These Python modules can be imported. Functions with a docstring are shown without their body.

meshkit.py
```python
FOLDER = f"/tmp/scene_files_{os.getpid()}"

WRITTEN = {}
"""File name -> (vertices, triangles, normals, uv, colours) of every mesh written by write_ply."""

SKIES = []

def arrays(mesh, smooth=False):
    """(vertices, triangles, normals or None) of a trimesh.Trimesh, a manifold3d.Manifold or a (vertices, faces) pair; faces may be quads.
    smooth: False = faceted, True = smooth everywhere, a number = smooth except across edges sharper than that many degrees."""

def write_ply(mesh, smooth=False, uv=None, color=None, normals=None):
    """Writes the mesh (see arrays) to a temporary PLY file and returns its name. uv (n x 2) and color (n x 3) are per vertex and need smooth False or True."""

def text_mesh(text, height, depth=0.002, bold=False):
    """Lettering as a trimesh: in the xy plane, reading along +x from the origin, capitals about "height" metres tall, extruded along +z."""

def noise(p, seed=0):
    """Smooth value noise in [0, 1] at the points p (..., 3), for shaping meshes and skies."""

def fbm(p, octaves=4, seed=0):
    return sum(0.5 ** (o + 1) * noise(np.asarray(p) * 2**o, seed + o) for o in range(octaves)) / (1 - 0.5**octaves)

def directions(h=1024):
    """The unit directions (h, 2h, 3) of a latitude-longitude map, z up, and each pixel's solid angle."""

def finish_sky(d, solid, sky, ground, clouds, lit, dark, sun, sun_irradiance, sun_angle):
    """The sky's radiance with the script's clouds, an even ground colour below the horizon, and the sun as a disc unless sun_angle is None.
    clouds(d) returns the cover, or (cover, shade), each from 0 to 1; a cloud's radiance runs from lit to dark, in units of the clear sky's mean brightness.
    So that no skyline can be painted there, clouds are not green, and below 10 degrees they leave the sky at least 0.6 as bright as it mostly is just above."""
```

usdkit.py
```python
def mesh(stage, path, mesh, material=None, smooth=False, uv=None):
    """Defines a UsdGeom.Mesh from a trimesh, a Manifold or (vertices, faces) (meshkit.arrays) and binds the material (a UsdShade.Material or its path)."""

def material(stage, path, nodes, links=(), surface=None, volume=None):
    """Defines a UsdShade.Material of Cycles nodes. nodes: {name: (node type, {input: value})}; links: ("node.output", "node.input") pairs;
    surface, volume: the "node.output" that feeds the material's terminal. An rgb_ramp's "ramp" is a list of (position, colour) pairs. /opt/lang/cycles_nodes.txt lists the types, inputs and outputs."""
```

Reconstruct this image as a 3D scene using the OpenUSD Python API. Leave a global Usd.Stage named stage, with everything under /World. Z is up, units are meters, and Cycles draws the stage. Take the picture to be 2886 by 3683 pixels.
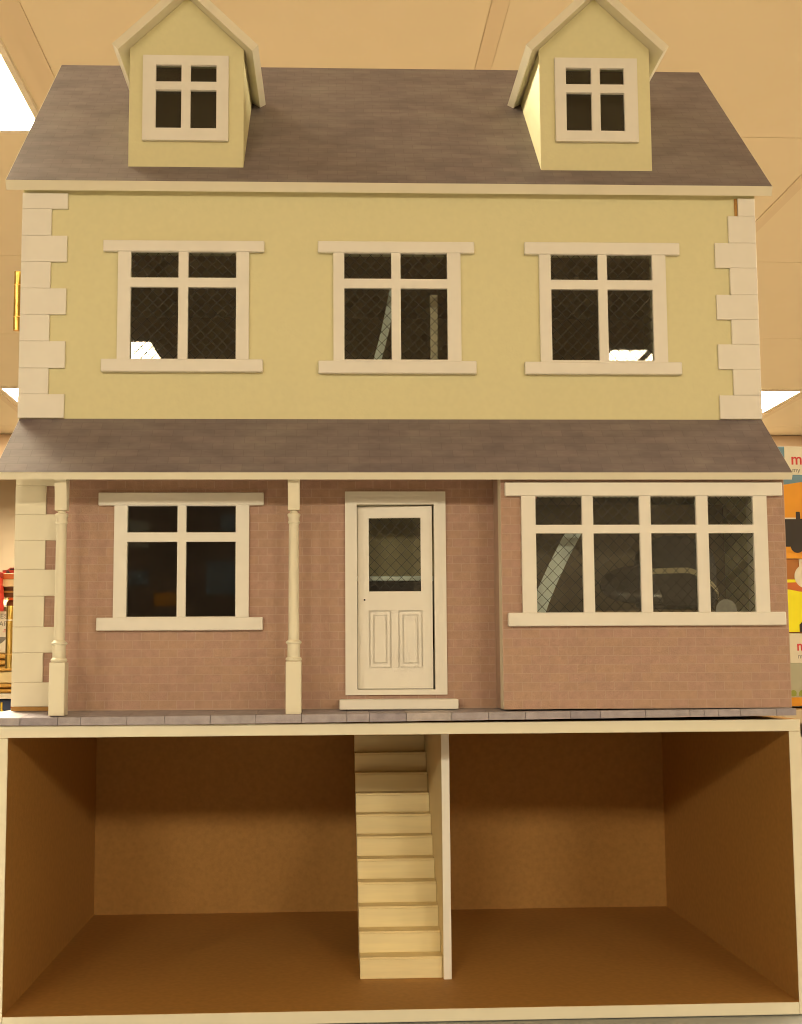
import math, random, numpy as np, trimesh, usdkit, meshkit
from pxr import Usd, UsdGeom, UsdLux, UsdShade, Gf, Sdf
from shapely.geometry import Polygon, box as sbox, LineString, Point
from shapely.ops import unary_union
random.seed(7); np.random.seed(7)
stage = Usd.Stage.CreateInMemory()
UsdGeom.SetStageUpAxis(stage, UsdGeom.Tokens.z); UsdGeom.SetStageMetersPerUnit(stage, 1.0)
UsdGeom.Xform.Define(stage, '/World'); UsdGeom.Scope.Define(stage, '/World/Looks')

# ------------------------------------------------------------------ camera
CAM = Gf.Vec3d(-0.0786, -1.1541, 0.3520); YAW, PITCH, ROLL = 0.0427, 0.0902, -0.0062
def cam_axes():
    cy, sy, cp, sp, cr, sr = math.cos(YAW), math.sin(YAW), math.cos(PITCH), math.sin(PITCH), math.cos(ROLL), math.sin(ROLL)
    f = np.array([sy*cp, cy*cp, sp]); r = np.array([cy, -sy, 0]); u = np.cross(r, f)
    return cr*r + sr*u, -sr*r + cr*u, f
_r, _u, _f = cam_axes()
cam = UsdGeom.Camera.Define(stage, '/World/camera')
cam.AddTransformOp().Set(Gf.Matrix4d(*_r, 0, *_u, 0, *(-_f), 0, *CAM, 1))
cam.CreateHorizontalApertureAttr(36.0); cam.CreateVerticalApertureAttr(36.0*1024/802)
cam.CreateFocalLengthAttr(51.72); cam.CreateHorizontalApertureOffsetAttr(1.237); cam.CreateVerticalApertureOffsetAttr(1.89)
cam.CreateClippingRangeAttr(Gf.Vec2f(0.01, 200)); cam.CreateExposureAttr(0.12)

# ------------------------------------------------------------------ light
LAMP_COLOR, LAMP_STRENGTH = (1.0, 0.84, 0.57), 53.0      # ceiling panels
AMBIENT, AMBIENT_STRENGTH = (1.0, 0.72, 0.40), 0.05        # even fill light added for the unseen rest of the shop
usdkit.material(stage, '/World/Looks/shop_ambient', {'b': ('background_shader', {'color': AMBIENT, 'strength': AMBIENT_STRENGTH})}, surface='b.background')
dome = UsdLux.DomeLight.Define(stage, '/World/ambient_fill')
UsdShade.MaterialBindingAPI.Apply(dome.GetPrim()).Bind(UsdShade.Material.Get(stage, '/World/Looks/shop_ambient'))
dome.GetPrim().SetCustomDataByKey('kind', 'structure')

# ------------------------------------------------------------------ materials
M = {}
def mat(name, col, rough=0.5, var=0.06, scale=60, bump=0.0, bscale=900, spec=0.4, stretch=(1, 1, 1), col2=None, metallic=0.0):
    c = np.array(col); a = np.clip(c*(1-var), 0, 1) if col2 is None else c; b = np.clip(c*(1+var), 0, 1) if col2 is None else np.array(col2)
    nodes = {'tc': ('texture_coordinate', {}), 'mp': ('mapping', {'scale': stretch}), 'n': ('noise_texture', {'scale': scale, 'detail': 5, 'roughness': 0.6}),
             'r': ('rgb_ramp', {'ramp': [(0.3, tuple(a)), (0.7, tuple(b))]}), 'p': ('principled_bsdf', {'roughness': rough, 'specular_ior_level': spec, 'metallic': metallic})}
    links = [('tc.object', 'mp.vector'), ('mp.vector', 'n.vector'), ('n.fac', 'r.fac'), ('r.color', 'p.base_color')]
    if bump:
        nodes['bn'] = ('noise_texture', {'scale': bscale, 'detail': 3}); nodes['bu'] = ('bump', {'strength': bump, 'distance': 0.0008})
        links += [('mp.vector', 'bn.vector'), ('bn.fac', 'bu.height'), ('bu.normal', 'p.normal')]
    M[name] = usdkit.material(stage, '/World/Looks/'+name, nodes, links, surface='p.BSDF')
    return M[name]
mat('white_paint', (0.82, 0.80, 0.755), 0.45, 0.02, 40, 0.06)
mat('cream_paint', (0.80, 0.76, 0.62), 0.5, 0.02, 30, 0.08)
mat('yellow_paint', (0.735, 0.70, 0.44), 0.6, 0.02, 150, 0.18, 450)
mat('mdf', (0.43, 0.225, 0.060), 0.65, 0.09, 160, 0.3)
mat('dark_inside', (0.36, 0.27, 0.19), 0.8, 0.15, 14)
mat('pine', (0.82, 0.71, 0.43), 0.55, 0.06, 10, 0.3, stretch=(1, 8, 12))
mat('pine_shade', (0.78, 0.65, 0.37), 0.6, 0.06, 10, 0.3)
mat('mortar', (0.50, 0.36, 0.29), 0.75, 0.08, 80)
for i, c in enumerate([(0.440, 0.284, 0.218), (0.450, 0.292, 0.220), (0.430, 0.274, 0.220), (0.444, 0.282, 0.228)]):
    mat('brick_%s' % 'rose tan mauve pink'.split()[i], c, 0.7, 0.09, 160, 0.4, 700)
mat('brass', (0.78, 0.53, 0.16), 0.28, 0.12, 90, metallic=1.0)
mat('lead', (0.012, 0.012, 0.010), 0.5, 0.1)
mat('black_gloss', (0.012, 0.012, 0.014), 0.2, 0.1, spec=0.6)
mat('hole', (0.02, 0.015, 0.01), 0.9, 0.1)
for i, c in enumerate([(0.38, 0.345, 0.39), (0.32, 0.29, 0.345), (0.45, 0.41, 0.43), (0.36, 0.33, 0.37)]):
    mat('stone_%s' % 'grey slate pale ash'.split()[i], c, 0.6, 0.16, 90, 0.3)

def roof_paper(name, c1, c2, c3):
    nodes = {'tc': ('texture_coordinate', {}), 'm1': ('mapping', {'scale': (16, 40, 55)}), 'm2': ('mapping', {'scale': (9, 14, 18)}),
             'n1': ('noise_texture', {'scale': 1.8, 'detail': 6, 'roughness': 0.68}), 'n2': ('noise_texture', {'scale': 2.0, 'detail': 4, 'roughness': 0.6}),
             'mx': ('mix_float', {'fac': 0.55}), 'r': ('rgb_ramp', {'ramp': [(0.34, c1), (0.5, c2), (0.66, c3)]}),
             'sx': ('separate_xyz', {}), 'cx': ('combine_xyz', {}),
             'b': ('brick_texture', {'scale': 1.0, 'brick_width': 0.021, 'row_height': 0.0084, 'mortar_size': 0.00035, 'mortar_smooth': 0.4, 'color1': (0.93, 0.93, 0.95), 'color2': (1.06, 1.05, 1.04), 'mortar': (0.82, 0.80, 0.80)}),
             'mul': ('mix_color', {'blend_type': 'multiply', 'fac': 1.0, 'use_clamp': False}), 'bu': ('bump', {'strength': 0.06, 'distance': 0.0003}),
             'p': ('principled_bsdf', {'roughness': 0.5, 'specular_ior_level': 0.4})}
    links = [('tc.object', 'm1.vector'), ('tc.object', 'm2.vector'), ('m1.vector', 'n1.vector'), ('m2.vector', 'n2.vector'), ('n1.fac', 'mx.a'), ('n2.fac', 'mx.b'),
             ('mx.result', 'r.fac'), ('tc.object', 'sx.vector'), ('sx.x', 'cx.x'), ('sx.z', 'cx.y'), ('cx.vector', 'b.vector'), ('r.color', 'mul.a'), ('b.color', 'mul.b'), ('mul.result', 'p.base_color'),
             ('b.fac', 'bu.height'), ('bu.normal', 'p.normal')]
    M[name] = usdkit.material(stage, '/World/Looks/'+name, nodes, links, surface='p.BSDF')
roof_paper('slate_paper', (0.150, 0.120, 0.132), (0.196, 0.163, 0.172), (0.240, 0.212, 0.208))

M['glass'] = usdkit.material(stage, '/World/Looks/glass', {'t': ('transparent_bsdf', {'color': (0.90, 0.91, 0.88)}), 'g': ('glossy_bsdf', {'roughness': 0.015, 'color': (1, 1, 1)}),
    'f': ('fresnel', {'IOR': 1.48}), 'm': ('mix_closure', {})}, [('f.fac', 'm.fac'), ('t.BSDF', 'm.closure1'), ('g.BSDF', 'm.closure2')], surface='m.closure')
M['diffuser'] = usdkit.material(stage, '/World/Looks/diffuser', {'e': ('emission', {'color': LAMP_COLOR, 'strength': LAMP_STRENGTH})}, surface='e.emission')

# ------------------------------------------------------------------ helpers
used = {}
def numbered(parent, name):
    k = (parent, name); n = used.get(k, 0); used[k] = n + 1
    return '%s/%s%s' % (parent, name, '' if n == 0 else '_%03d' % n)
def path(parent): return '/World' if parent is None else str(parent.GetPath())
def tag(p, label=None, cat=None, group=None, kind=None):
    for k, v in (('label', label), ('category', cat), ('group', group), ('kind', kind)):
        if v: p.SetCustomDataByKey(k, v)
    return p
def obj(name, mesh, m, parent=None, smooth=False, **kw):
    if isinstance(mesh, (list, tuple)): mesh = trimesh.util.concatenate(list(mesh))
    return tag(usdkit.mesh(stage, numbered(path(parent), name), mesh, M[m], smooth=smooth).GetPrim(), **kw)
def xf(name, parent=None, loc=None, rotz=0, **kw):
    x = UsdGeom.Xform.Define(stage, numbered(path(parent), name))
    if loc is not None: x.AddTranslateOp().Set(Gf.Vec3d(*loc))
    if rotz: x.AddRotateZOp().Set(math.degrees(rotz))
    return tag(x.GetPrim(), **kw)
def box(x0, x1, y0, y1, z0, z1):
    b = trimesh.creation.box((x1-x0, y1-y0, z1-z0)); b.apply_translation(((x0+x1)/2, (y0+y1)/2, (z0+z1)/2)); return b
def cbox(x0, x1, y0, y1, z0, z1, b=0.0006):
    P = []
    for x, sx in ((x0, 1), (x1, -1)):
        for y, sy in ((y0, 1), (y1, -1)):
            for z, sz in ((z0, 1), (z1, -1)):
                P += [(x, y+sy*b, z+sz*b), (x+sx*b, y, z+sz*b), (x+sx*b, y+sy*b, z)]
    return trimesh.convex.convex_hull(np.array(P))
def exz(poly, y0, y1):
    ms = []
    for g in getattr(poly, 'geoms', [poly]):
        if g.is_empty or g.area < 1e-12: continue
        m = trimesh.creation.extrude_polygon(g, y1-y0, engine='earcut'); v = m.vertices
        m.vertices = np.c_[v[:, 0], y1 - v[:, 2], v[:, 1]]; ms.append(m)
    return trimesh.util.concatenate(ms)
def eyz(poly, x0, x1):                                   # polygon in (y, z) pushed along x
    m = trimesh.creation.extrude_polygon(poly, x1-x0, engine='earcut'); v = m.vertices.copy()
    m.vertices = np.c_[x0 + v[:, 2], v[:, 0], v[:, 1]]; return m
def hull(P): return trimesh.convex.convex_hull(np.array(P, float))
def lathe(prof, loc, n=28):
    m = trimesh.creation.revolve(np.array(prof), sections=n); m.apply_translation(loc); return m
def tube(pts, r, n=8):
    return trimesh.creation.sweep_polygon(Point(0, 0).buffer(r, n), np.array(pts))
def text(s, h, x, y, z, depth=0.0004, bold=False):       # lettering on a plane facing -y
    m = meshkit.text_mesh(s, h, depth, bold); v = m.vertices.copy()
    m.vertices = np.c_[x + v[:, 0], y - v[:, 2], z + v[:, 1]]; return m

# ------------------------------------------------------------------ the shop: floor, ceiling, far wall
mat('ceiling_paint', (0.80, 0.72, 0.555), 0.8, 0.02, 2)
mat('runner_paint', (0.74, 0.64, 0.48), 0.7, 0.02, 2)
mat('soffit_paint', (0.55, 0.40, 0.27), 0.8, 0.03, 2)
mat('far_wall_paint', (0.52, 0.42, 0.30), 0.8, 0.05, 1.5)
mat('lino', (0.22, 0.18, 0.135), 0.5, 0.08, 3)
mat('lamp_rim', (0.8, 0.76, 0.66), 0.4)
obj('floor', box(-14, 14, -16, 12, -1.06, -1.05), 'lino', kind='structure')
CZ = 2.152
ceiling = xf('ceiling', kind='structure')
obj('ceiling_backing', box(-14, 14, -16, 12, CZ+0.0022, CZ+0.05), 'runner_paint', ceiling)
runs = [-5.0, -3.65, -2.285, -0.935, 0.41, 1.74, 3.24, 4.6, 5.95]
rows = [2.655 + 1.255*k for k in range(-10, 6)]
for x in runs: obj('runner', box(x-0.024, x+0.024, rows[0], rows[-1], CZ-0.003, CZ+0.002), 'runner_paint', ceiling)
lamps = [(-2.215, -1.035, 0.66, 2.655), (3.30, 4.50, 0.16, 2.655), (-2.205, -1.035, 6.43, 7.62), (1.90, 3.16, 6.43, 7.66),
         (-2.335, -1.165, -6.42, -5.20), (1.50, 2.70, -6.60, -5.38),
         (-4.90, -3.74, -6.42, -5.20), (4.70, 5.86, -6.42, -5.20)]  # these two are added, unseen, to strengthen direct light on the front
def lit(x0, x1, y0, y1): return any(min(x1, l[1])-max(x0, l[0]) > 0.1 and min(y1, l[3])-max(y0, l[2]) > 0.1 for l in lamps)
for a, b in zip(runs[:-1], runs[1:]):
    for c, d in zip(rows[:-1], rows[1:]):
        if not lit(a+0.03, b-0.03, c, d): obj('ceiling_panel', box(a+0.0265, b-0.0265, c+0.0025, d-0.0025, CZ, CZ+0.002), 'ceiling_paint', ceiling)
lab = ['large bright ceiling light panel at upper left above the dolls house', 'ceiling light panel above the right side of the dolls house, out of the picture',
       'small bright ceiling light just left of the yellow upper storey', 'small bright ceiling light just right of the yellow upper storey',
       'ceiling light mirrored in the leftmost upper window', 'ceiling light mirrored in the rightmost upper window',
       'added ceiling light far to the left behind the viewer, brightening the front', 'added ceiling light far to the right behind the viewer, brightening the front']
for (x0, x1, y0, y1), l in zip(lamps, lab):
    t = xf('ceiling_light', loc=((x0+x1)/2, (y0+y1)/2, CZ), label=l, cat='ceiling light', group='light panels in the shop ceiling')
    hx, hy = (x1-x0)/2, (y1-y0)/2
    rim = sbox(-hx-0.02, -hy-0.02, hx+0.02, hy+0.02).difference(sbox(-hx, -hy, hx, hy))
    m = trimesh.creation.extrude_polygon(rim, 0.012, engine='earcut'); m.apply_translation((0, 0, -0.0105)); obj('rim', m, 'lamp_rim', t)
    obj('diffuser', box(-hx, hx, -hy, hy, -0.002, 0.0018), 'diffuser', t)
obj('soffit', box(-14, 14, 8.0, 8.3, 1.86, CZ-0.006), 'soffit_paint', kind='structure')
obj('far_wall', box(-14, 14, 8.9, 9.0, -1.05, CZ), 'far_wall_paint', kind='structure')
mat('back_wall_paint', (0.26, 0.22, 0.17), 0.8, 0.05, 1.5); mat('dark_board', (0.16, 0.13, 0.12), 0.8)
obj('near_wall', box(-14, 14, -8.3, -8.2, -1.05, CZ), 'back_wall_paint', kind='structure')
mat('board_blue', (0.16, 0.22, 0.30), 0.7); mat('board_orange', (0.55, 0.26, 0.05), 0.7); mat('board_grey', (0.36, 0.36, 0.34), 0.7)
db = xf('reflection_board', loc=(-0.66, -3.0, -1.05), label='added dark board with colour patches, mirrored in the storey window left of the door', cat='reflection board')  # unseen board added to darken the mirror image in the left window
obj('panel', cbox(-0.42, 0.42, -0.06, 0, 0, 2.07, 0.004), 'dark_board', db)
for (px_, pz_, pw, ph, m_) in ((-0.20, 1.86, 0.16, 0.10, 'board_grey'), (-0.05, 1.62, 0.10, 0.05, 'board_orange'), (0.16, 1.70, 0.14, 0.12, 'board_blue'), (-0.30, 1.60, 0.08, 0.10, 'board_orange'), (0.20, 1.90, 0.12, 0.06, 'board_blue'), (-0.18, 1.70, 0.12, 0.05, 'board_blue')):
    obj('picture', box(px_-pw/2, px_+pw/2, 0.001, 0.004, pz_-ph/2, pz_+ph/2), m_, db)  # made-up colour patches, there to break up the dark reflection
mat('worktop', (0.34, 0.36, 0.36), 0.4, 0.06, 20); mat('counter_front', (0.4, 0.36, 0.3), 0.6)
cn = xf('display_counter', loc=(0, 0.2, 0.0043), label='grey topped counter that the open basement box stands on', cat='counter')
obj('worktop', cbox(-0.9, 0.485, -0.62, 0.30, -0.03, 0, 0.002), 'worktop', cn)
obj('cabinet', box(-0.88, 0.47, -0.58, 0.28, -1.045, -0.03), 'counter_front', cn)

# ------------------------------------------------------------------ open basement box with stairs
T, HB, DB = 0.0117, 0.2882, 0.4413
bs = xf('basement_box', loc=(-0.00118, -0.01731, 0.00528), label='open fronted brown basement box with white edges and a wooden staircase', cat='dolls house basement')
UsdGeom.Xformable(bs).AddScaleOp().Set(Gf.Vec3f(0.985, 0.985, 0.985))
E0 = 0.0015                                               # painted edging strips, proud of the boards
obj('floor_board', box(-0.4+T, 0.4-T, 0, DB, 0.0006, T), 'mdf', bs)
obj('top_board', box(-0.4, 0.4, 0, DB+T, HB-T, HB), 'mdf', bs)
obj('side_board', box(-0.4, -0.4+T, 0, DB+T, 0.0006, HB-T-0.0002), 'mdf', bs)
obj('side_board', box(0.4-T, 0.4, 0, DB+T, 0.0006, HB-T-0.0002), 'mdf', bs)
obj('back_board', box(-0.4+T, 0.4-T, DB, DB+T, 0.0006, HB-T-0.0002), 'mdf', bs)
obj('edging', cbox(-0.4, 0.4, -E0, -0.0001, HB-T, HB, 0.0005), 'cream_paint', bs)
obj('edging', cbox(-0.4+T+0.0003, 0.4-T-0.0003, -E0, -0.0001, 0, T, 0.0005), 'cream_paint', bs)
for s in (-1, 1):
    a, b = sorted((s*0.4, s*(0.4-T)))
    obj('edging', cbox(a, b, -E0, -0.0001, 0, HB-T-0.0003, 0.0005), 'cream_paint', bs)
PX0, PX1, PY = 0.0470, 0.0556, 0.1012
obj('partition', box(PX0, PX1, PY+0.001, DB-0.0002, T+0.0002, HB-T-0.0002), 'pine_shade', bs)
obj('partition_edge', cbox(PX0, PX1, PY-0.0004, PY+0.0009, T+0.0002, HB-T-0.0002, 0.0003), 'white_paint', bs)
st = xf('staircase', bs)
rise, run, SX0, SX1, SY = 0.02235, 0.0200, -0.0417, PX0-0.0004, 0.1075
for k in range(12):
    z0 = T+0.0002+k*rise; z1 = min(z0+rise-0.0025, HB-T-0.0004); y0 = SY+k*run
    if z1 - z0 < 0.002: break
    obj('riser', cbox(SX0, SX1, y0, y0+0.006 if k < 11 else y0+0.02, z0, z1, 0.0004), 'pine', st)
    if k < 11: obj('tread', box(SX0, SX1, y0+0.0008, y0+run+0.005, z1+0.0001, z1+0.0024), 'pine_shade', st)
sp = Polygon([(SY+0.004, T+0.0003), (SY+11*run, T+11*rise-0.006), (SY+11*run+0.02, T+11*rise-0.006), (SY+0.09, T+0.0003)])
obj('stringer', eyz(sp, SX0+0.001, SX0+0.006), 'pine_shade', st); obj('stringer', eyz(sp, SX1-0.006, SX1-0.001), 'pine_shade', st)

# ------------------------------------------------------------------ the dolls house (local z = 0 on the pavement)
Z0 = 0.3006
hs = UsdGeom.Xform.Define(stage, '/World/dolls_house')
hs.AddTranslateOp().Set(Gf.Vec3d(0, 0.2, Z0)); hs.AddRotateZOp().Set(math.degrees(-0.0099)); hs.AddRotateYOp().Set(math.degrees(0.0012))
hs.AddTranslateOp(opSuffix='pivot').Set(Gf.Vec3d(0, -0.2, 0)); H = tag(hs.GetPrim(), label='yellow and brick dolls house with white windows, porch and two roof dormers', cat='dolls house')
XL, XR, YW, YB, BACK = -0.3927, 0.3841, 0.0280, -0.0230, 0.4530
ZP, ZE = 0.2995, 0.5400                                   # porch roof line, upper wall head
WT = 0.012                                                # thickness of the fronts
BT = 0.2370; BX = 0.0985                                               # left side of the bay

# window data: (lintel x0,x1,z0,z1), (sill), (jamb x0,x1), pane columns, pane rows
W_UP = [((-0.3077, -0.1397, 0.4766, 0.4884), (-0.3080, -0.1407, 0.3482, 0.3615), (-0.2920, -0.1556), [(-0.2787, -0.2291), (-0.2190, -0.1690)]),
        ((-0.0836, 0.0814, 0.4766, 0.4888), (-0.0831, 0.0822, 0.3470, 0.3604), (-0.0674, 0.0667), [(-0.0559, -0.0064), (0.0033, 0.0525)]),
        ((0.1347, 0.3001, 0.4760, 0.4893), (0.1330, 0.2989, 0.3468, 0.3599), (0.1501, 0.2848), [(0.1623, 0.2125), (0.2221, 0.2704)])]
UP_ROWS = [(0.3620, 0.4385), (0.4485, 0.4763)]
W_G = ((-0.3081, -0.1392, 0.2088, 0.2219), (-0.3083, -0.1397, 0.0806, 0.0937), (-0.2918, -0.1543), [(-0.2785, -0.2274), (-0.2186, -0.1679)])
G_ROWS = [(0.0945, 0.1712), (0.1808, 0.2083)]
W_B = ((0.1023, 0.3805, 0.2111, 0.2245), (0.1036, 0.3794, 0.0820, 0.0952), (0.1184, 0.3645), [(0.1325, 0.1789), (0.1899, 0.2364), (0.2475, 0.2932), (0.3050, 0.3506)])
B_ROWS = [(0.0954, 0.1738), (0.1821, 0.2108)]

def leading(x0, x1, z0, z1, ox, oz, w=0.00055):
    a, b = 0.0112, 0.0118                                 # diamond width and height
    L = []
    rect = sbox(x0, z0, x1, z1); span = (z1-z0)/b + 2; n = int((x1-ox)/a + span + (z1-oz)/b) + 6
    for k in range(-n, n):
        x = ox + k*a; zz = oz
        for s in (-1, 1):
            l = LineString([(x - s*40*a, zz - 40*b), (x + s*40*a, zz + 40*b)]).intersection(rect)
            if l.length > 0.001: L.append(l.buffer(w/2, cap_style=2))
    return unary_union(L).intersection(rect)

def window(parent, name, lint, sill, jamb, cols, rws, yf, lat=True, deep=0.004, plain=False, oz=0.0):
    w = xf(name, parent)
    holes = unary_union([sbox(a, c, b, d) for a, b in cols for c, d in rws])
    z0, z1 = (sill[3], lint[2]) if not plain else (sill[2], lint[3])
    fr = sbox(jamb[0], z0+0.0001, jamb[1], z1-0.0001).difference(holes)
    obj('frame', exz(fr, yf-deep, yf), 'white_paint', w)
    if not plain:
        obj('lintel', cbox(lint[0], lint[1], yf-deep-0.001, yf, lint[2], lint[3], 0.0007), 'white_paint', w)
        obj('sill', cbox(sill[0], sill[1], yf-deep-0.002, yf, sill[2], sill[3], 0.0007), 'white_paint', w)
    for a, b in cols:
        for c, d in rws:
            obj('pane', box(a-0.001, b+0.001, yf+0.0003, yf+0.0006, c-0.001, d+0.001), 'glass', w)
            if lat: obj('leading', exz(leading(a, b, c, d, cols[0][0], rws[0][0]+oz), yf+0.00005, yf+0.0002), 'lead', w)
    return w
def opening(cols, rws): return sbox(cols[0][0]-0.0016, rws[0][0]-0.0016, cols[-1][1]+0.0016, rws[-1][1]+0.0016)

# walls
up = sbox(XL, ZP, XR, ZE+0.0105)
for w in W_UP: up = up.difference(opening(w[3], UP_ROWS))
obj('upper_front', exz(up, YW, YW+WT), 'yellow_paint', H)
DX0, DX1, DZ0, DZ1 = -0.0436, 0.0360, 0.0196, 0.2098      # door opening
low = sbox(XL, 0.0, BX+0.004, ZP-0.0002).difference(opening(W_G[3], G_ROWS)).difference(sbox(DX0, DZ0, DX1, DZ1))
gf = xf('lower_front', H)
obj('front_board', exz(low, YW+0.0004, YW+WT), 'cream_paint', gf)
obj('mortar', exz(low.intersection(sbox(XL+0.002, 0, BX, ZP-0.001)), YW, YW+0.0003), 'mortar', gf)
bay = xf('bay', H)
bw = sbox(BX, 0.001, XR, BT).difference(opening(W_B[3], B_ROWS))
obj('bay_board', exz(bw, YB+0.0004, YB+0.020), 'cream_paint', bay)
obj('mortar', exz(bw, YB, YB+0.0003), 'mortar', bay)
obj('side_board', box(BX, BX+0.006, YB+0.0201, YW-0.0005, 0.001, BT), 'mortar', bay)
obj('side_board', box(XR-0.006, XR, YB+0.0201, YW-0.0005, 0.001, BT), 'mortar', bay)
obj('side_wall', box(XL, XL+0.008, YW+WT+0.0005, BACK, 0, ZE+0.0), 'yellow_paint', H)
obj('side_wall', box(XR-0.008, XR, YW+WT+0.0005, BACK, 0, ZE+0.0), 'yellow_paint', H)
obj('back_wall', box(XL+0.008, XR-0.008, BACK-0.006, BACK, 0, ZE), 'dark_inside', H)
obj('inner_floor', box(XL+0.0082, XR-0.0082, YW+WT+0.001, BACK-0.0062, ZP-0.011, ZP-0.003), 'dark_inside', H)
obj('inner_floor', box(XL+0.0082, XR-0.0082, YW+WT+0.001, BACK-0.0062, 0.0005, 0.004), 'dark_inside', H)
obj('attic_floor', box(XL+0.0082, XR-0.0082, YW+WT+0.001, BACK-0.0062, ZE-0.007, ZE-0.0005), 'dark_inside', H)
obj('inner_wall', box(-0.128, -0.120, YW+WT+0.001, BACK-0.0065, 0.0045, ZP-0.0115), 'dark_inside', H)
obj('inner_wall', box(0.062, 0.070, YW+WT+0.03, BACK-0.0065, 0.0045, ZP-0.0115), 'dark_inside', H)
obj('inner_wall', box(-0.118, -0.110, YW+WT+0.001, BACK-0.0065, ZP-0.0025, ZE-0.0075), 'dark_inside', H)
obj('inner_wall', box(0.100, 0.108, YW+WT+0.001, BACK-0.0065, ZP-0.0025, ZE-0.0075), 'dark_inside', H)
obj('door_post', cbox(0.0375, 0.0455, 0.062, 0.070, ZP-0.0025, 0.444), 'cream_paint', H)

# bricks
RH, BL, J = 0.00865, 0.0182, 0.0007
BM = ['brick_rose', 'brick_tan', 'brick_mauve', 'brick_pink']
def bricks(parent, area, x0, x1, zt, y, ztop_parts, xparts, budget):
    rng = random.Random(3); loose = {m: [] for m in BM}; n = 0; r = 0; z = 0.0012
    while z < zt - 0.002:
        x = x0 - (BL/2 if r % 2 else 0.0)
        while x < x1:
            cell = sbox(max(x, x0)+J/2, z+J/2, min(x+BL, x1)-J/2, min(z+RH, zt)-J/2) if min(x+BL, x1)-max(x, x0) > 0.002 else None
            if cell is not None:
                g = cell.intersection(area); proud = y-0.00018-rng.random()*0.00012; m = rng.choice(BM)
                for q in getattr(g, 'geoms', [g]):
                    if q.area < 6e-6: continue
                    b = q.bounds; mesh = box(b[0], b[2], proud, y-0.00002, b[1], b[3])
                    if z+RH <= ztop_parts and xparts[0] <= b[0] and b[2] <= xparts[1] and n < budget:
                        obj('brick', mesh, m, parent); n += 1
                    else: loose[m].append(mesh)
            x += BL
        z += RH; r += 1
    for m, l in loose.items():
        if l: obj('brickwork', l, m, parent, kind='stuff')
    return n
n1 = bricks(bay, bw.difference(sbox(W_B[2][0], W_B[1][3], W_B[2][1], W_B[0][2])), BX+0.0006, XR-0.0004, BT, YB, 0.0815, (BX, XR), 150)
n2 = bricks(gf, low.difference(sbox(-0.0556, 0.0142, 0.0488, 0.223)).difference(sbox(W_G[2][0], W_G[1][3], W_G[2][1], W_G[0][2])), XL+0.002, BX-0.0002, ZP-0.003, YW, 0.085, (-0.335, -0.056), 300-n1)

# windows
for w in W_UP: window(H, 'window', *w, UP_ROWS, YW-0.0001, oz=random.random()*0.006)
window(H, 'window', *W_G, G_ROWS, YW-0.0004, lat=False)
bwin = window(H, 'bay_window', *W_B, B_ROWS, YB-0.0004)
mat('clear_disc', (0.15, 0.155, 0.135), 0.25, 0.15, 200)
disc = Point(0.3215, 0.0975).buffer(0.0105, 24).intersection(sbox(0.3, 0.0956, 0.36, 0.12))
obj('sticker', exz(disc, YB-0.0012, YB-0.0009), 'clear_disc', bwin)

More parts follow.
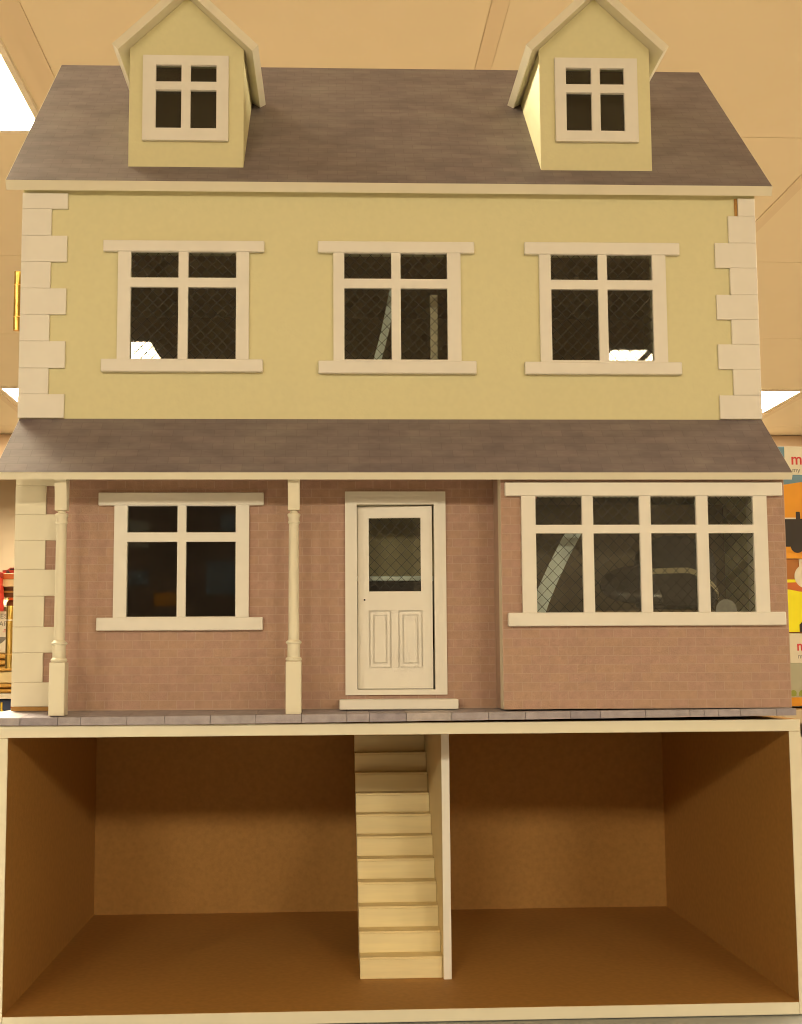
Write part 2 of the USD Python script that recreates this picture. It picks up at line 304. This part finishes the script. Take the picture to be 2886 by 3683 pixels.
# door
dr = xf('door_frame', H)
fo = sbox(-0.0558, 0.0142, 0.0480, 0.2230).difference(sbox(DX0, DZ0, DX1, DZ1))
obj('architrave', exz(fo, YW-0.0040, YW-0.0003), 'white_paint', dr)
for ins in (0.0030, 0.0066):
    big = sbox(-0.0558+ins, 0.0142+0.002, 0.0480-ins, 0.2230-ins); sm = sbox(-0.0558+ins+0.0014, 0.0, 0.0480-ins-0.0014, 0.2230-ins-0.0014)
    obj('moulding', exz(big.difference(sm).intersection(fo), YW-0.0047, YW-0.0041), 'white_paint', dr)
lf = UsdGeom.Xform.Define(stage, '/World/dolls_house/door')
lf.AddTranslateOp().Set(Gf.Vec3d(0.0342, YW+0.0012, 0.0)); lf.AddRotateZOp().Set(-4.0); LF = lf.GetPrim()
L0 = -0.0772
gx0, gx1, gz0, gz1 = -0.0655, -0.0118, 0.1201, 0.1965
shape = sbox(L0, 0.0203, 0, 0.2085).difference(sbox(gx0, gz0, gx1, gz1))
pan = [(-0.0657, 0.0413, -0.0425, 0.1004), (-0.0355, 0.0413, -0.0103, 0.1004)]
def ring(a, b, c, d, i, w): return sbox(a+i, b+i, c-i, d-i).difference(sbox(a+i+w, b+i+w, c-i-w, d-i-w))
groove = unary_union([ring(*q, 0, 0.0012).union(ring(*q, 0.0046, 0.0014)) for q in pan])
midr = unary_union([ring(*q, 0.00121, 0.00338) for q in pan])
hole = Point(-0.0702, 0.1115).buffer(0.0010, 12)
obj('door_leaf', [exz(shape.difference(groove).difference(midr).difference(hole), 0, 0.0020), exz(midr, 0.0011, 0.0020), exz(shape.difference(hole), 0.00202, 0.0055)], 'white_paint', LF)
obj('keyhole', exz(hole.buffer(-0.00005), 0.0012, 0.003), 'hole', LF)
obj('pane', box(gx0+0.0001, gx1-0.0001, 0.0026, 0.0029, gz0+0.0001, gz1-0.0001), 'glass', LF)
obj('leading', exz(leading(gx0+0.0001, gx1-0.0001, gz0+0.0001, gz1-0.0001, gx0, gz0+0.003), 0.0023, 0.00245), 'lead', LF)
obj('doorstep', cbox(-0.0620, 0.0573, YW-0.024, YW-0.0005, 0.0003, 0.0103, 0.0007), 'white_paint', H)

# quoins
def quoin(x0, x1, z0, z1, y, m='white_paint', t=0.0028): obj('quoin_block', cbox(x0, x1, y-t, y-0.0002, z0+0.00012, z1-0.00012, 0.00025), m, H)
zs = [0.2998, 0.3249, 0.3522, 0.3808, 0.4090, 0.4370, 0.4652, 0.4934, 0.5222, 0.5396]
for k in range(9): quoin(XL, -0.3455 if k % 2 == 0 else -0.3622, zs[k], zs[k+1], YW)
zs = [0.2998, 0.3254, 0.3531, 0.3802, 0.4068, 0.4338, 0.4630, 0.4904, 0.5200]
for k in range(8): quoin(0.3387 if k % 2 == 0 else 0.3540, XR-0.0008, zs[k], zs[k+1], YW)
quoin(0.3650, XR-0.0008, 0.5200, 0.5396, YW)
obj('wood_strip', box(0.3618, 0.3647, YW-0.0012, YW-0.0002, 0.5205, 0.5394), 'mdf', H)
zs = [0.0046, 0.0290, 0.0586, 0.0848, 0.1160, 0.1430, 0.1730, 0.1998, 0.2290, 0.2560]
for k in range(9): quoin(XL, -0.3450 if k % 2 == 0 else -0.3617, zs[k], zs[k+1], YW, 'cream_paint')
obj('base_strip', box(XL, -0.345, YW-0.0010, YW-0.0004, 0.0003, 0.0044), 'mdf', H)

# porch posts
def post(x):
    t = xf('porch_post', H); yc = -0.0155
    obj('base_block', cbox(x-0.0076, x+0.0076, yc-0.0076, yc+0.0076, -0.0025, 0.0488, 0.0005), 'cream_paint', t)
    pr = [(0.0001, 0.0490), (0.0068, 0.0490), (0.0078, 0.0500), (0.0080, 0.0512), (0.0074, 0.0524), (0.0063, 0.0532), (0.0062, 0.0650), (0.0068, 0.0660), (0.0078, 0.0668), (0.0078, 0.0680),
          (0.0066, 0.0690), (0.0054, 0.0702), (0.0052, 0.1100), (0.0050, 0.1845), (0.0058, 0.1855), (0.0058, 0.1870), (0.0053, 0.1880), (0.0055, 0.1910), (0.0062, 0.1925), (0.0064, 0.1942), (0.0056, 0.1952), (0.0040, 0.1958), (0.0030, 0.1981), (0.0001, 0.1981)]
    obj('turned_shaft', lathe(pr, (x, yc, 0)), 'cream_paint', t, smooth=35)
    a = [(yc-0.0055, 0.1982), (yc+0.0055, 0.1982), (yc+0.0055, 0.2395), (yc-0.0125, 0.2300)] + [(yc-0.0125+0.007*math.sin(k/8*math.pi/2), 0.2300-0.0318*(1-math.cos(k/8*math.pi/2))) for k in range(1, 8)]
    obj('bracket', eyz(Polygon(a), x-0.0057, x+0.0057), 'cream_paint', t)
post(-0.3358); post(-0.1069)

# roofs: sloping boards with printed paper on top
def slope(x0b, x1b, x0t, x1t, yb, zb, yt, zt, thick, holes=(), tilt=0.0):
    rect = Polygon([(0, 0), (1, 0), (1, 1), (0, 1)])
    for h in holes: rect = rect.difference(h)
    m = trimesh.creation.extrude_polygon(rect, 1.0, engine='earcut'); v = m.vertices.copy()
    s, w, t = v[:, 1], v[:, 0], v[:, 2]
    xa = x0b + (x0t-x0b)*s; xb = x1b + (x1t-x1b)*s
    m.vertices = np.c_[xa + (xb-xa)*w, yb + (yt-yb)*s + tilt*(1-t), zb + (zt-zb)*s - thick*(1-t)]
    return m
EY, EZ, RY, RZ = 0.0157, 0.5494, 0.2405, 0.7943
RX0, RX1 = -0.4082, 0.3996
DOR = [(-0.2246, 0.0612, -0.2246), (0.2172, 0.0604, 0.2180)]
DY = 0.0392
def hole_for(cx, hw):
    f = lambda x: (x-RX0)/(RX1-RX0)
    g = lambda y: (y-EY)/(RY-EY)
    return sbox(f(cx-hw+0.006), g(DY+0.004), f(cx+hw-0.006), g(0.140))
hl = [hole_for(c, h) for c, h, _ in DOR]
rf = xf('roof', H)
obj('front_slope', slope(RX0, RX1, RX0, RX1, EY, EZ-0.0004, RY, RZ-0.0004, 0.0090, hl, 0.0040), 'cream_paint', rf)
n = 0.0006
obj('slate_covering', slope(RX0+n, RX1-n, RX0+n, RX1-n, EY+0.0003, EZ+0.0003, RY, RZ, 0.00035, hl), 'slate_paper', rf)
obj('back_slope', slope(RX0, RX1, RX0, RX1, 2*RY-EY, EZ, RY+0.0001, RZ-0.0002, 0.0090), 'slate_paper', rf)
for x in (XL, XR-0.008):
    obj('gable', eyz(Polygon([(YW+0.008, ZE+0.0005), (BACK-0.008, ZE+0.0005), (RY, RZ-0.016)]), x, x+0.008), 'yellow_paint', H)
pf = xf('porch_roof', H)
PYB, PZB = -0.0344, 0.2336
obj('board', slope(-0.3985, 0.3892, -0.3915, 0.3838, PYB, PZB-0.0004, YW-0.0003, ZP-0.0006, 0.0064, (), 0.0028), 'cream_paint', pf)
obj('slate_covering', slope(-0.3981, 0.3888, -0.3911, 0.3834, PYB+0.0003, PZB+0.0003, YW-0.0003, ZP, 0.00035), 'slate_paper', pf)

# dormers
DW = [((-0.2709, -0.1795), (0.6028, 0.6975), [(-0.2570, -0.2297), (-0.2200, -0.1923)], [(0.6163, 0.6588), (0.6679, 0.6867)]),
      ((0.1731, 0.2630), (0.6058, 0.7000), [(0.1850, 0.2127), (0.2220, 0.2484)], [(0.6178, 0.6605), (0.6700, 0.6885)])]
for (cx, hw, px), (jx, jz, cols, rws), dz in zip(DOR, DW, (0.0, 0.0045)):
    d = xf('dormer', H); zb = EZ + (DY-EY)*(RZ-EZ)/(RY-EY) - 0.0012
    pk, sl, th = 0.7775+dz, 0.95, 0.0125
    ins = lambda x: pk-th-0.0003 - sl*abs(x-px)
    face = Polygon([(cx-hw, zb), (cx+hw, zb), (cx+hw, ins(cx+hw)), (px, ins(px)), (cx-hw, ins(cx-hw))]).difference(opening(cols, rws))
    obj('front', exz(face, DY, DY+0.006), 'yellow_paint', d)
    for s in (-1, 1):
        x0, x1 = sorted((cx+s*hw, cx+s*(hw-0.005)))
        zt = min(ins(cx+s*hw), ins(cx+s*(hw-0.005)))-0.0003
        ya = DY+0.0062; gz = lambda y: EZ+0.0004+(y-EY)*(RZ-EZ)/(RY-EY)-0.004
        yk = EY+(zt-EZ)*(RY-EY)/(RZ-EZ)
        obj('cheek', eyz(Polygon([(ya, gz(ya)), (yk+0.003, zt), (ya, zt)]), x0, x1), 'yellow_paint', d)
        t = 0.0090; nx, nz = sl/math.hypot(1, sl), 1/math.hypot(1, sl); hwid = 0.0775
        tip = (px+s*hwid, pk-sl*hwid)
        g = [(px+s*0.00015, pk), tip, (tip[0]-s*nx*t, tip[1]-nz*t), (px+s*0.00015, pk-t/nz)]
        obj('roof_board', exz(Polygon(g), 0.0245, 0.2270), 'cream_paint', d)
    obj('shade_panel', box(cx-hw+0.0055, cx+hw-0.0055, DY+0.018, DY+0.019, EZ+(DY+0.019-EY)*1.0894+0.002, pk-th-sl*hw), 'hole', d)  # black panel added so the dormer reads as dark shade inside
    window(H, 'dormer_window', (jx[0], jx[1], 0, jz[1]), (0, 0, jz[0], 0), jx, cols, rws, DY-0.0002, lat=False, plain=True)

# brass hinges on the left side
def hinge(z0, z1):
    t = xf('hinge', H); x, y = XL-0.0080, 0.043; L = z1-z0
    for a, b in ((0, 0.22), (0.235, 0.765), (0.78, 1.0)):
        m = trimesh.creation.cylinder(radius=0.0036, height=L*(b-a), sections=20); m.apply_translation((x, y, z0+L*(a+b)/2)); obj('knuckle', m, 'brass', t, smooth=40)
    obj('leaf', box(XL-0.0048, XL-0.0042, y-0.001, y+0.012, z0, z1), 'brass', t)
    obj('mount', box(XL-0.0041, XL-0.0002, y-0.001, y+0.016, z0-0.002, z1+0.002), 'white_paint', t)
hinge(0.3968, 0.4600); hinge(0.0430, 0.1069)

# pavement of printed stones along the front edge
pv = xf('pavement', H)
rng = random.Random(11); x = -0.405; k = 0
top = lambda x: -0.0040+0.0044*(x+0.388)/0.775
bot = lambda x: -0.0113+0.0048*max(0, (x+0.20))/0.587
SM = ['stone_grey', 'stone_slate', 'stone_pale', 'stone_ash']
while x < 0.3868:
    w = rng.choice((0.014, 0.022, 0.03, 0.036, 0.044)); x1 = min(x+w, 0.3868)
    if 0.3868-x1 < 0.008: x1 = 0.3868
    g = 0.00025; f0 = -0.0271-rng.random()*0.0003
    P = [(xx, f0, f(xx)) for xx in (x+g, x1-g) for f in (lambda q: top(q)-0.0005, bot)] + [(xx, f0+0.0005, top(xx)) for xx in (x+g, x1-g)] + [(xx, 0.0270, z) for xx in (x+g, x1-g) for z in (-0.0002, bot(xx))]
    obj('paving_stone', hull(P), rng.choice(SM), pv); x = x1
obj('slab', box(-0.405, 0.3865, 0.0275, BACK, -0.0075, -0.0006), 'stone_grey', pv)

# ------------------------------------------------------------------ stand-ins behind the panes for reflections and tones in the glass
mat('pale_stand_in', (0.78, 0.90, 0.98), 0.35, 0.06, 30); mat('tan_cane', (0.20, 0.155, 0.095), 0.5, 0.1, 60); mat('card', (0.42, 0.38, 0.25), 0.7, 0.06, 30); mat('carton', (0.36, 0.26, 0.16), 0.8, 0.1, 20)
def strip(pts, w, th=0.0012):
    P = np.array(pts, float); ms = []
    for a, b in zip(P[:-1], P[1:]):
        ms.append(hull([(q[0]+dx, q[1]+dy, q[2]) for q in (a, b) for dx in (-w/2, w/2) for dy in (0, th)]))
    return ms
def arc3(p0, p1, bow, y0, y1, n=10):
    return [(p0[0]+(p1[0]-p0[0])*t + bow*math.sin(math.pi*t), y0+(y1-y0)*t, p0[1]+(p1[1]-p0[1])*t) for t in np.linspace(0, 1, n)]
obj('reflection_strip', strip(arc3((0.114, Z0+0.0055), (0.180, Z0+0.186), -0.011, 0.001, 0.006), 0.017), 'pale_stand_in', label='pale bent strip standing in for a reflection in the leftmost pane of the bay window', cat='reflection strip')  # solid strip added in place of a pale reflection on the pane
obj('reflection_strip', strip(arc3((-0.046, Z0+ZP-0.0015), (-0.001, Z0+0.462), 0.005, 0.055, 0.060), 0.0085), 'pale_stand_in', label='pale bluish strip standing in for a reflection in the middle upper window', cat='reflection strip')  # second solid strip in place of a pale reflection
obj('carton', cbox(0.198, 0.345, 0.014, 0.120, Z0+0.0045, Z0+0.0985, 0.001), 'carton', label='brown carton added under the cap stand-in behind the bay window', cat='carton')  # made-up support under the cap stand-in
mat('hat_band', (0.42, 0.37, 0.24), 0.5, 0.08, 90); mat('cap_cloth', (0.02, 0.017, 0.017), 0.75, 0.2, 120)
cp = xf('cap_stand_in', loc=(0.292, 0.050, Z0+0.0990), label='black peaked cap with a tan band, stand-in for a dark reflected shape in the bay window', cat='cap')  # solid cap added in place of a dark reflected shape
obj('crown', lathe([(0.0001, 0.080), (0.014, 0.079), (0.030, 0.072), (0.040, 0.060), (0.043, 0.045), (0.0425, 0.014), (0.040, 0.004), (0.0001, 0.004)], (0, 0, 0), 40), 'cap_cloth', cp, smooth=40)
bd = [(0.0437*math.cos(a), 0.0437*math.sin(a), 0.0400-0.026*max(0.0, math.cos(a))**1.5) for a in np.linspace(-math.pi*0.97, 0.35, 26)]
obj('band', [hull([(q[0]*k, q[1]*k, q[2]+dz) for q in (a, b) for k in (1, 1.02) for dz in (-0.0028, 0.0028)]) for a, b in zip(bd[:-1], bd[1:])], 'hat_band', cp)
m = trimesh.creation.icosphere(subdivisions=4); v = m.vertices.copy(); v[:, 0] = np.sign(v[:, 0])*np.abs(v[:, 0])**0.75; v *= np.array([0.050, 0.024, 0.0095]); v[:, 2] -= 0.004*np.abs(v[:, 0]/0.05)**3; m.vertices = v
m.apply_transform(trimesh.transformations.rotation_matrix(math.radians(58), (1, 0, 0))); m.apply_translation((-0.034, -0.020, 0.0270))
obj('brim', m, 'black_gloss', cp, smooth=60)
obj('tone_board', box(0.110, 0.372, 0.1215, 0.1235, Z0+0.0045, Z0+0.222), 'tan_cane', label='tan board added behind the bay window stand-ins to lighten the glass', cat='board')  # added backdrop that lifts the bay glass and outlines the cap
obj('tone_card', box(-0.062, 0.045, 0.086, 0.088, Z0+0.0045, Z0+0.225), 'card', label='dull olive card added inside to lighten the front door glass', cat='card')  # added sheet that gives the door glass its lighter upper tone
ch = xf('dark_block', loc=(-0.008, 0.068, Z0+0.0045), label='black block with a pale top, added to darken the lower front door glass', cat='chest')  # added block imitating the dark lower glass and pale line above it
obj('block_body', cbox(-0.052, 0.052, -0.016, 0.016, 0, 0.1275, 0.001), 'cap_cloth', ch); obj('block_top', cbox(-0.0525, 0.0525, -0.0165, 0.0165, 0.1277, 0.1330, 0.001), 'pale_stand_in', ch)

# ------------------------------------------------------------------ shop shelves beside the house
def plain(name, c, r=0.5): mat(name, c, r, 0.04, 30)
for n, c in dict(box_white=(0.78, 0.74, 0.66), box_blue=(0.16, 0.30, 0.46), box_orange=(0.78, 0.34, 0.02), box_yellow=(0.95, 0.90, 0.01), box_red=(0.62, 0.05, 0.03), ink_red=(0.62, 0.05, 0.06), ink_grey=(0.22, 0.21, 0.20),
    toy_black=(0.03, 0.022, 0.02), box_sage=(0.46, 0.46, 0.36), leaf_green=(0.30, 0.36, 0.06), box_rust=(0.45, 0.17, 0.04), shelf_cream=(0.62, 0.52, 0.38), shelf_brown=(0.36, 0.22, 0.10), box_navy=(0.03, 0.05, 0.14),
    ink_yellow=(0.80, 0.58, 0.03), box_cream=(0.80, 0.68, 0.42), gold_wrap=(0.55, 0.32, 0.08), jar_brown=(0.14, 0.06, 0.02), khaki=(0.34, 0.29, 0.14), pink=(0.75, 0.45, 0.42), car_red=(0.30, 0.03, 0.02), orange_red=(0.62, 0.16, 0.04)).items(): plain(n, c)
sh = xf('shelf_unit', loc=(0.95, 0.6, -1.05), label='brown shop shelf unit at right holding the toy train packs', cat='shelf unit')
obj('back_panel', box(-0.43, 0.45, 0.10, 0.112, 0, 1.62), 'shelf_cream', sh)
for z, m in ((0.3, 'shelf_brown'), (0.72, 'shelf_brown'), (1.075, 'shelf_brown'), (1.313, 'shelf_brown')):
    obj('shelf_board', box(-0.43, 0.45, -0.14, 0.0995, z, z+0.013), m, sh); obj('price_strip', box(-0.43, 0.45, -0.1425, -0.1402, z-0.006, z+0.013), 'shelf_cream', sh)
for x in (-0.442, 0.4505): obj('upright', box(x, x+0.0115, -0.12, 0.112, 0, 1.62), 'shelf_brown', sh)
def pack(z0, z1, lab, x0=0.552, x1=0.80, y=0.5, d=0.06):
    p = xf('toy_pack', loc=(x0, y, z0), label=lab, cat='toy pack', group='boxed toy trains on the right shelf'); return p, x1-x0, z1-z0, d
# top pack: blue card, white label, orange picture with a dark engine
p, w, h, d = pack(0.4935, 0.660, 'blue and orange toy train pack, topmost at the right edge'); a = 0.602-0.552
obj('carton', cbox(0, w, 0, d, 0, h, 0.001), 'box_blue', p)
obj('label_panel', cbox(a-0.002, w-0.02, -0.0012, -0.0002, h-0.0425, h-0.0005, 0.0003), 'box_white', p)
obj('brand_lettering', text('m\u00e4rklin', 0.0145, a+0.0065, -0.00125, h-0.0270, bold=True), 'ink_red', p)
obj('small_lettering', text('my world', 0.0062, a+0.0085, -0.00125, h-0.0385), 'ink_grey', p)
obj('orange_panel', exz(Polygon([(0.002, 0.0), (w-0.002, 0.0), (w-0.002, h-0.040)] + [(a+0.09-0.10*t, h-0.049-0.009*t*t) for t in (0, 0.4, 0.7, 1.0)] + [(0.002, h-0.062)]), -0.0010, -0.0002), 'box_orange', p)
eng = unary_union([sbox(a-0.02, 0.0185, w-0.03, 0.0575), sbox(a+0.0125, 0.0575, a+0.0165, 0.068), sbox(a+0.03, 0.0575, a+0.05, 0.080)] + [Point(a+0.012+0.024*k, 0.0185).buffer(0.009) for k in range(5)])
obj('engine_picture', exz(eng.buffer(0.001), -0.0016, -0.0011), 'toy_black', p)
obj('footboard', box(a-0.02, a+0.011, -0.0018, -0.0011, 0.0583, 0.0603), 'box_white', p)
# middle pack: white wheel, rust, yellow panel with black silhouette
p, w, h, d = pack(0.3855, 0.4930, 'bright yellow toy pack, second from the top at the right edge')
obj('carton', cbox(0, w, 0, d, 0, h, 0.001), 'box_rust', p)
obj('yellow_panel', box(0.002, w-0.002, -0.0010, -0.0002, 0.001, h-0.030), 'box_yellow', p)
obj('red_band', exz(Polygon([(0.002, h-0.036), (0.075, h-0.050), (0.11, h-0.052), (w-0.002, h-0.05), (w-0.002, h-0.036), (0.06, h-0.034)]), -0.0014, -0.0011), 'orange_red', p)
obj('white_disc', exz(Point(0.0735, h-0.0255).buffer(0.0178, 24).union(sbox(0.0630, h-0.014, 0.12, h-0.0005)), -0.0020, -0.0015), 'box_white', p)
obj('grey_hub', exz(Point(0.0760, h-0.0255).buffer(0.0062, 20), -0.0025, -0.0021), 'ink_grey', p)
obj('pink_lettering', text('play', 0.007, 0.0665, -0.0021, h-0.0098, bold=True), 'ink_red', p)
sil = Polygon([(0.0605, 0.001), (0.0605, 0.0115), (0.0640, 0.0150), (0.0700, 0.0175), (0.0680, 0.0260), (0.0705, 0.0300), (0.0690, 0.0370), (0.0735, 0.0430), (0.12, 0.045), (0.12, 0.001)])
obj('black_silhouette', exz(sil, -0.0016, -0.0011), 'toy_black', p)
# bottom pack: white label, pale picture, orange foot
p, w, h, d = pack(0.2785, 0.3850, 'pale toy pack with white label and orange foot, lowest at the right edge')
obj('carton', cbox(0, w, 0, d, 0, h, 0.001), 'box_sage', p)
obj('label_panel', cbox(0.045, w-0.02, -0.0012, -0.0002, h-0.0435, h-0.001, 0.0003), 'box_white', p)
obj('brand_lettering', text('m\u00e4rklin', 0.0125, 0.0545, -0.00125, h-0.0255, bold=True), 'ink_red', p)
obj('small_lettering', text('my world', 0.0062, 0.0560, -0.00125, h-0.0370), 'ink_grey', p)
for gx in (0.048, 0.061, 0.085, 0.11): obj('green_patch', exz(Point(gx, h-0.091+0.004).buffer(0.0045, 8).union(sbox(gx-0.005, h-0.091, gx+0.004, h-0.086)), -0.0010, -0.0002), 'leaf_green', p)
obj('orange_foot', box(0.002, w-0.002, -0.0014, -0.0002, 0.001, 0.0135), 'box_orange', p)
obj('white_carton', cbox(0.6035, 0.78, 0.49, 0.60, 0.0385, 0.236, 0.001), 'box_white', label='white carton on the lower right shelf beside the basement', cat='carton')

# left shelf
sl_ = xf('shelf_unit', loc=(-1.05, 1.05, -1.05), label='cream shop shelf unit at left stacked with boxes', cat='shelf unit')
obj('back_panel', box(-0.45, 0.47, 0.16, 0.172, 0, 1.56), 'shelf_cream', sl_)
for z in (0.4, 0.8, 1.289, 1.339): obj('shelf_board', box(-0.45, 0.47, -0.17, 0.1595, z, z+0.0055), 'shelf_cream', sl_)
for z in (1.289, 1.339): obj('price_strip', box(-0.45, 0.47, -0.1725, -0.1702, z-0.003, z+0.006), 'box_white', sl_)
X1 = -0.608
bx = xf('blue_box', loc=(-0.70, 0.9, 0.2448), label='dark blue box with yellow letters on the left shelf, lowest at the left edge', cat='box')
obj('carton', cbox(-0.06, 0.0915, 0, 0.12, 0, 0.0395, 0.001), 'box_navy', bx)
obj('lettering', text('Revell', 0.0155, -0.002+0.0005, -0.0006, 0.0185, bold=True), 'ink_yellow', bx)
for k in range(5): obj('stripe', box(0.0735, 0.0905, -0.0008, -0.0001, 0.0140+0.005*k, 0.0140+0.005*k+0.0049), 'box_red' if k % 2 == 0 else 'box_white', bx)
def loaf(x, y, z, lx, lz, mt, lab):
    m = trimesh.creation.icosphere(subdivisions=3); v = m.vertices
    v = np.sign(v)*np.abs(v)**0.55; v = v/np.abs(v).max(0); v[:, 2] += 0.10*meshkit.noise(v*3+x*90) ; m.vertices = v*np.array([lx/2, 0.03, lz/2*0.95]); m.apply_translation((x, y, z+lz/2))
    obj('wrapped_pack', m, mt, smooth=60, label=lab, cat='wrapped pack')
loaf(-0.672, 0.92, 0.2946, 0.11, 0.0088, 'gold_wrap', 'flat golden wrapped pack lying lowest on the left shelf')
loaf(-0.676, 0.92, 0.3036, 0.12, 0.0088, 'gold_wrap', 'flat golden wrapped pack lying just under the cream box on the left shelf')
obj('cream_box', cbox(-0.80, -0.612, 0.9, 1.0, 0.3126, 0.3318, 0.0015), 'box_cream', label='low cream box between golden packs on the left shelf', cat='box')
for k, l in enumerate(('golden pack resting on the cream box on the left shelf', 'middle golden pack of the three under the lettered white box', 'golden pack directly under the lettered white box')):
    loaf(-0.684+0.004*k, 0.92, 0.3322+0.0110*k, 0.12-0.01*k, 0.0108, 'gold_wrap', l)
wb = xf('white_box', loc=(-0.80, 0.9, 0.3655), label='white lettered model kit box standing on the left shelf', cat='box')
obj('carton', cbox(0, 0.1685, 0, 0.08, 0, 0.0728, 0.001), 'box_white', wb)
obj('lettering', text('ES', 0.0082, 0.1515, -0.0006, 0.0602), 'ink_grey', wb); obj('lettering', text('AR', 0.0082, 0.1500, -0.0006, 0.0470), 'ink_grey', wb)
obj('red_mark', box(0.1585, 0.1655, -0.0006, -0.0001, 0.0395, 0.0412), 'ink_red', wb); obj('red_mark', box(0.1565, 0.1655, -0.0006, -0.0001, 0.0362, 0.0378), 'pink', wb)
obj('grey_wedge', exz(Polygon([(0.145, 0.012), (0.145, 0.028), (0.1655, 0.0275), (0.156, 0.018)]), -0.0006, -0.0001), 'ink_grey', wb)
rb = xf('red_box', loc=(-0.80, 0.88, 0.4388), label='tall red box standing on the white lettered box at the left edge', cat='box')
obj('carton', cbox(0, 0.1545, 0, 0.03, 0, 0.066, 0.001), 'box_red', rb); obj('lid', cbox(-0.001, 0.1555, -0.001, 0.031, 0.058, 0.068, 0.001), 'car_red', rb)
jr = xf('brown_jar', loc=(-0.6300, 0.93, 0.4388), label='brown jar with a golden lid beside the tall red box', cat='jar')
obj('glass_body', lathe([(0.0001, 0), (0.014, 0), (0.016, 0.003), (0.016, 0.017), (0.013, 0.020), (0.0001, 0.020)], (0, 0, 0)), 'jar_brown', jr, smooth=40)
obj('lid', lathe([(0.0001, 0.0202), (0.0145, 0.0202), (0.0150, 0.0245), (0.0001, 0.0248)], (0, 0, 0)), 'brass', jr, smooth=30)
tn = xf('gold_rimmed_tin', loc=(-0.640, 0.945, 0.4640), label='shallow brown tin with a golden rim on top of the brown jar', cat='tin')
obj('body', lathe([(0.0001, 0), (0.026, 0), (0.027, 0.008), (0.0001, 0.008)], (0, 0, 0)), 'jar_brown', tn, smooth=30)
obj('rim', lathe([(0.0001, 0.0082), (0.0285, 0.0082), (0.0285, 0.0115), (0.0001, 0.0116)], (0, 0, 0)), 'gold_wrap', tn, smooth=30)
obj('lid', lathe([(0.0001, 0.0118), (0.026, 0.0118), (0.027, 0.0180), (0.0001, 0.0182)], (0, 0, 0)), 'jar_brown', tn, smooth=30)
ob = xf('lidded_box', loc=(-0.70, 0.9, 0.4826), label='cream box with an orange lid on top of the left stack', cat='box')
obj('body', cbox(-0.04, 0.092, 0, 0.08, 0, 0.0125, 0.0008), 'box_cream', ob); obj('lid', cbox(-0.041, 0.093, -0.001, 0.081, 0.0126, 0.0228, 0.0010), 'orange_red', ob)
tc = xf('toy_car', loc=(-0.628, 0.925, 0.5058), label='small dark red toy car on the orange lidded box', cat='toy car')
body = [(-0.022, 0.002), (0.022, 0.002), (0.022, 0.0055), (0.013, 0.0062), (0.008, 0.0102), (-0.009, 0.0102), (-0.014, 0.0064), (-0.022, 0.0055)]
obj('body', exz(Polygon(body).buffer(0.0006), -0.010, 0.010), 'car_red', tc)
obj('window', exz(Polygon([(-0.0105, 0.0068), (0.0095, 0.0068), (0.0070, 0.0094), (-0.0080, 0.0094)]), -0.0103, -0.01002), 'black_gloss', tc)
for wx in (-0.013, 0.013):
    for wy in (-0.0095, 0.0095):
        c = trimesh.creation.cylinder(radius=0.0030, height=0.003, sections=16); c.apply_transform(trimesh.transformations.rotation_matrix(math.pi/2, (1, 0, 0))); c.apply_translation((wx, wy, 0.0030)); obj('wheel', c, 'toy_black', tc)
kt = xf('khaki_tin', loc=(-0.69, 1.03, 0.2946), label='large khaki tin with a rounded top behind the left stack', cat='tin')
obj('body', eyz(Polygon([(-0.06, 0), (0.06, 0), (0.06, 0.15)] + [(0.06*math.cos(a), 0.15+0.018*math.sin(a)) for a in np.linspace(0.2, math.pi-0.2, 12)] + [(-0.06, 0.15)]), -0.12, 0.085), 'khaki', kt, smooth=20)
obj('lid', [eyz(Polygon([(0.062*math.cos(a), 0.1502+0.020*math.sin(a)) for a in np.linspace(0, math.pi, 16)]).difference(Polygon([(0.0601*math.cos(a), 0.1490+0.0185*math.sin(a)) for a in np.linspace(0, math.pi, 16)])), -0.121, 0.086)], 'khaki', kt)
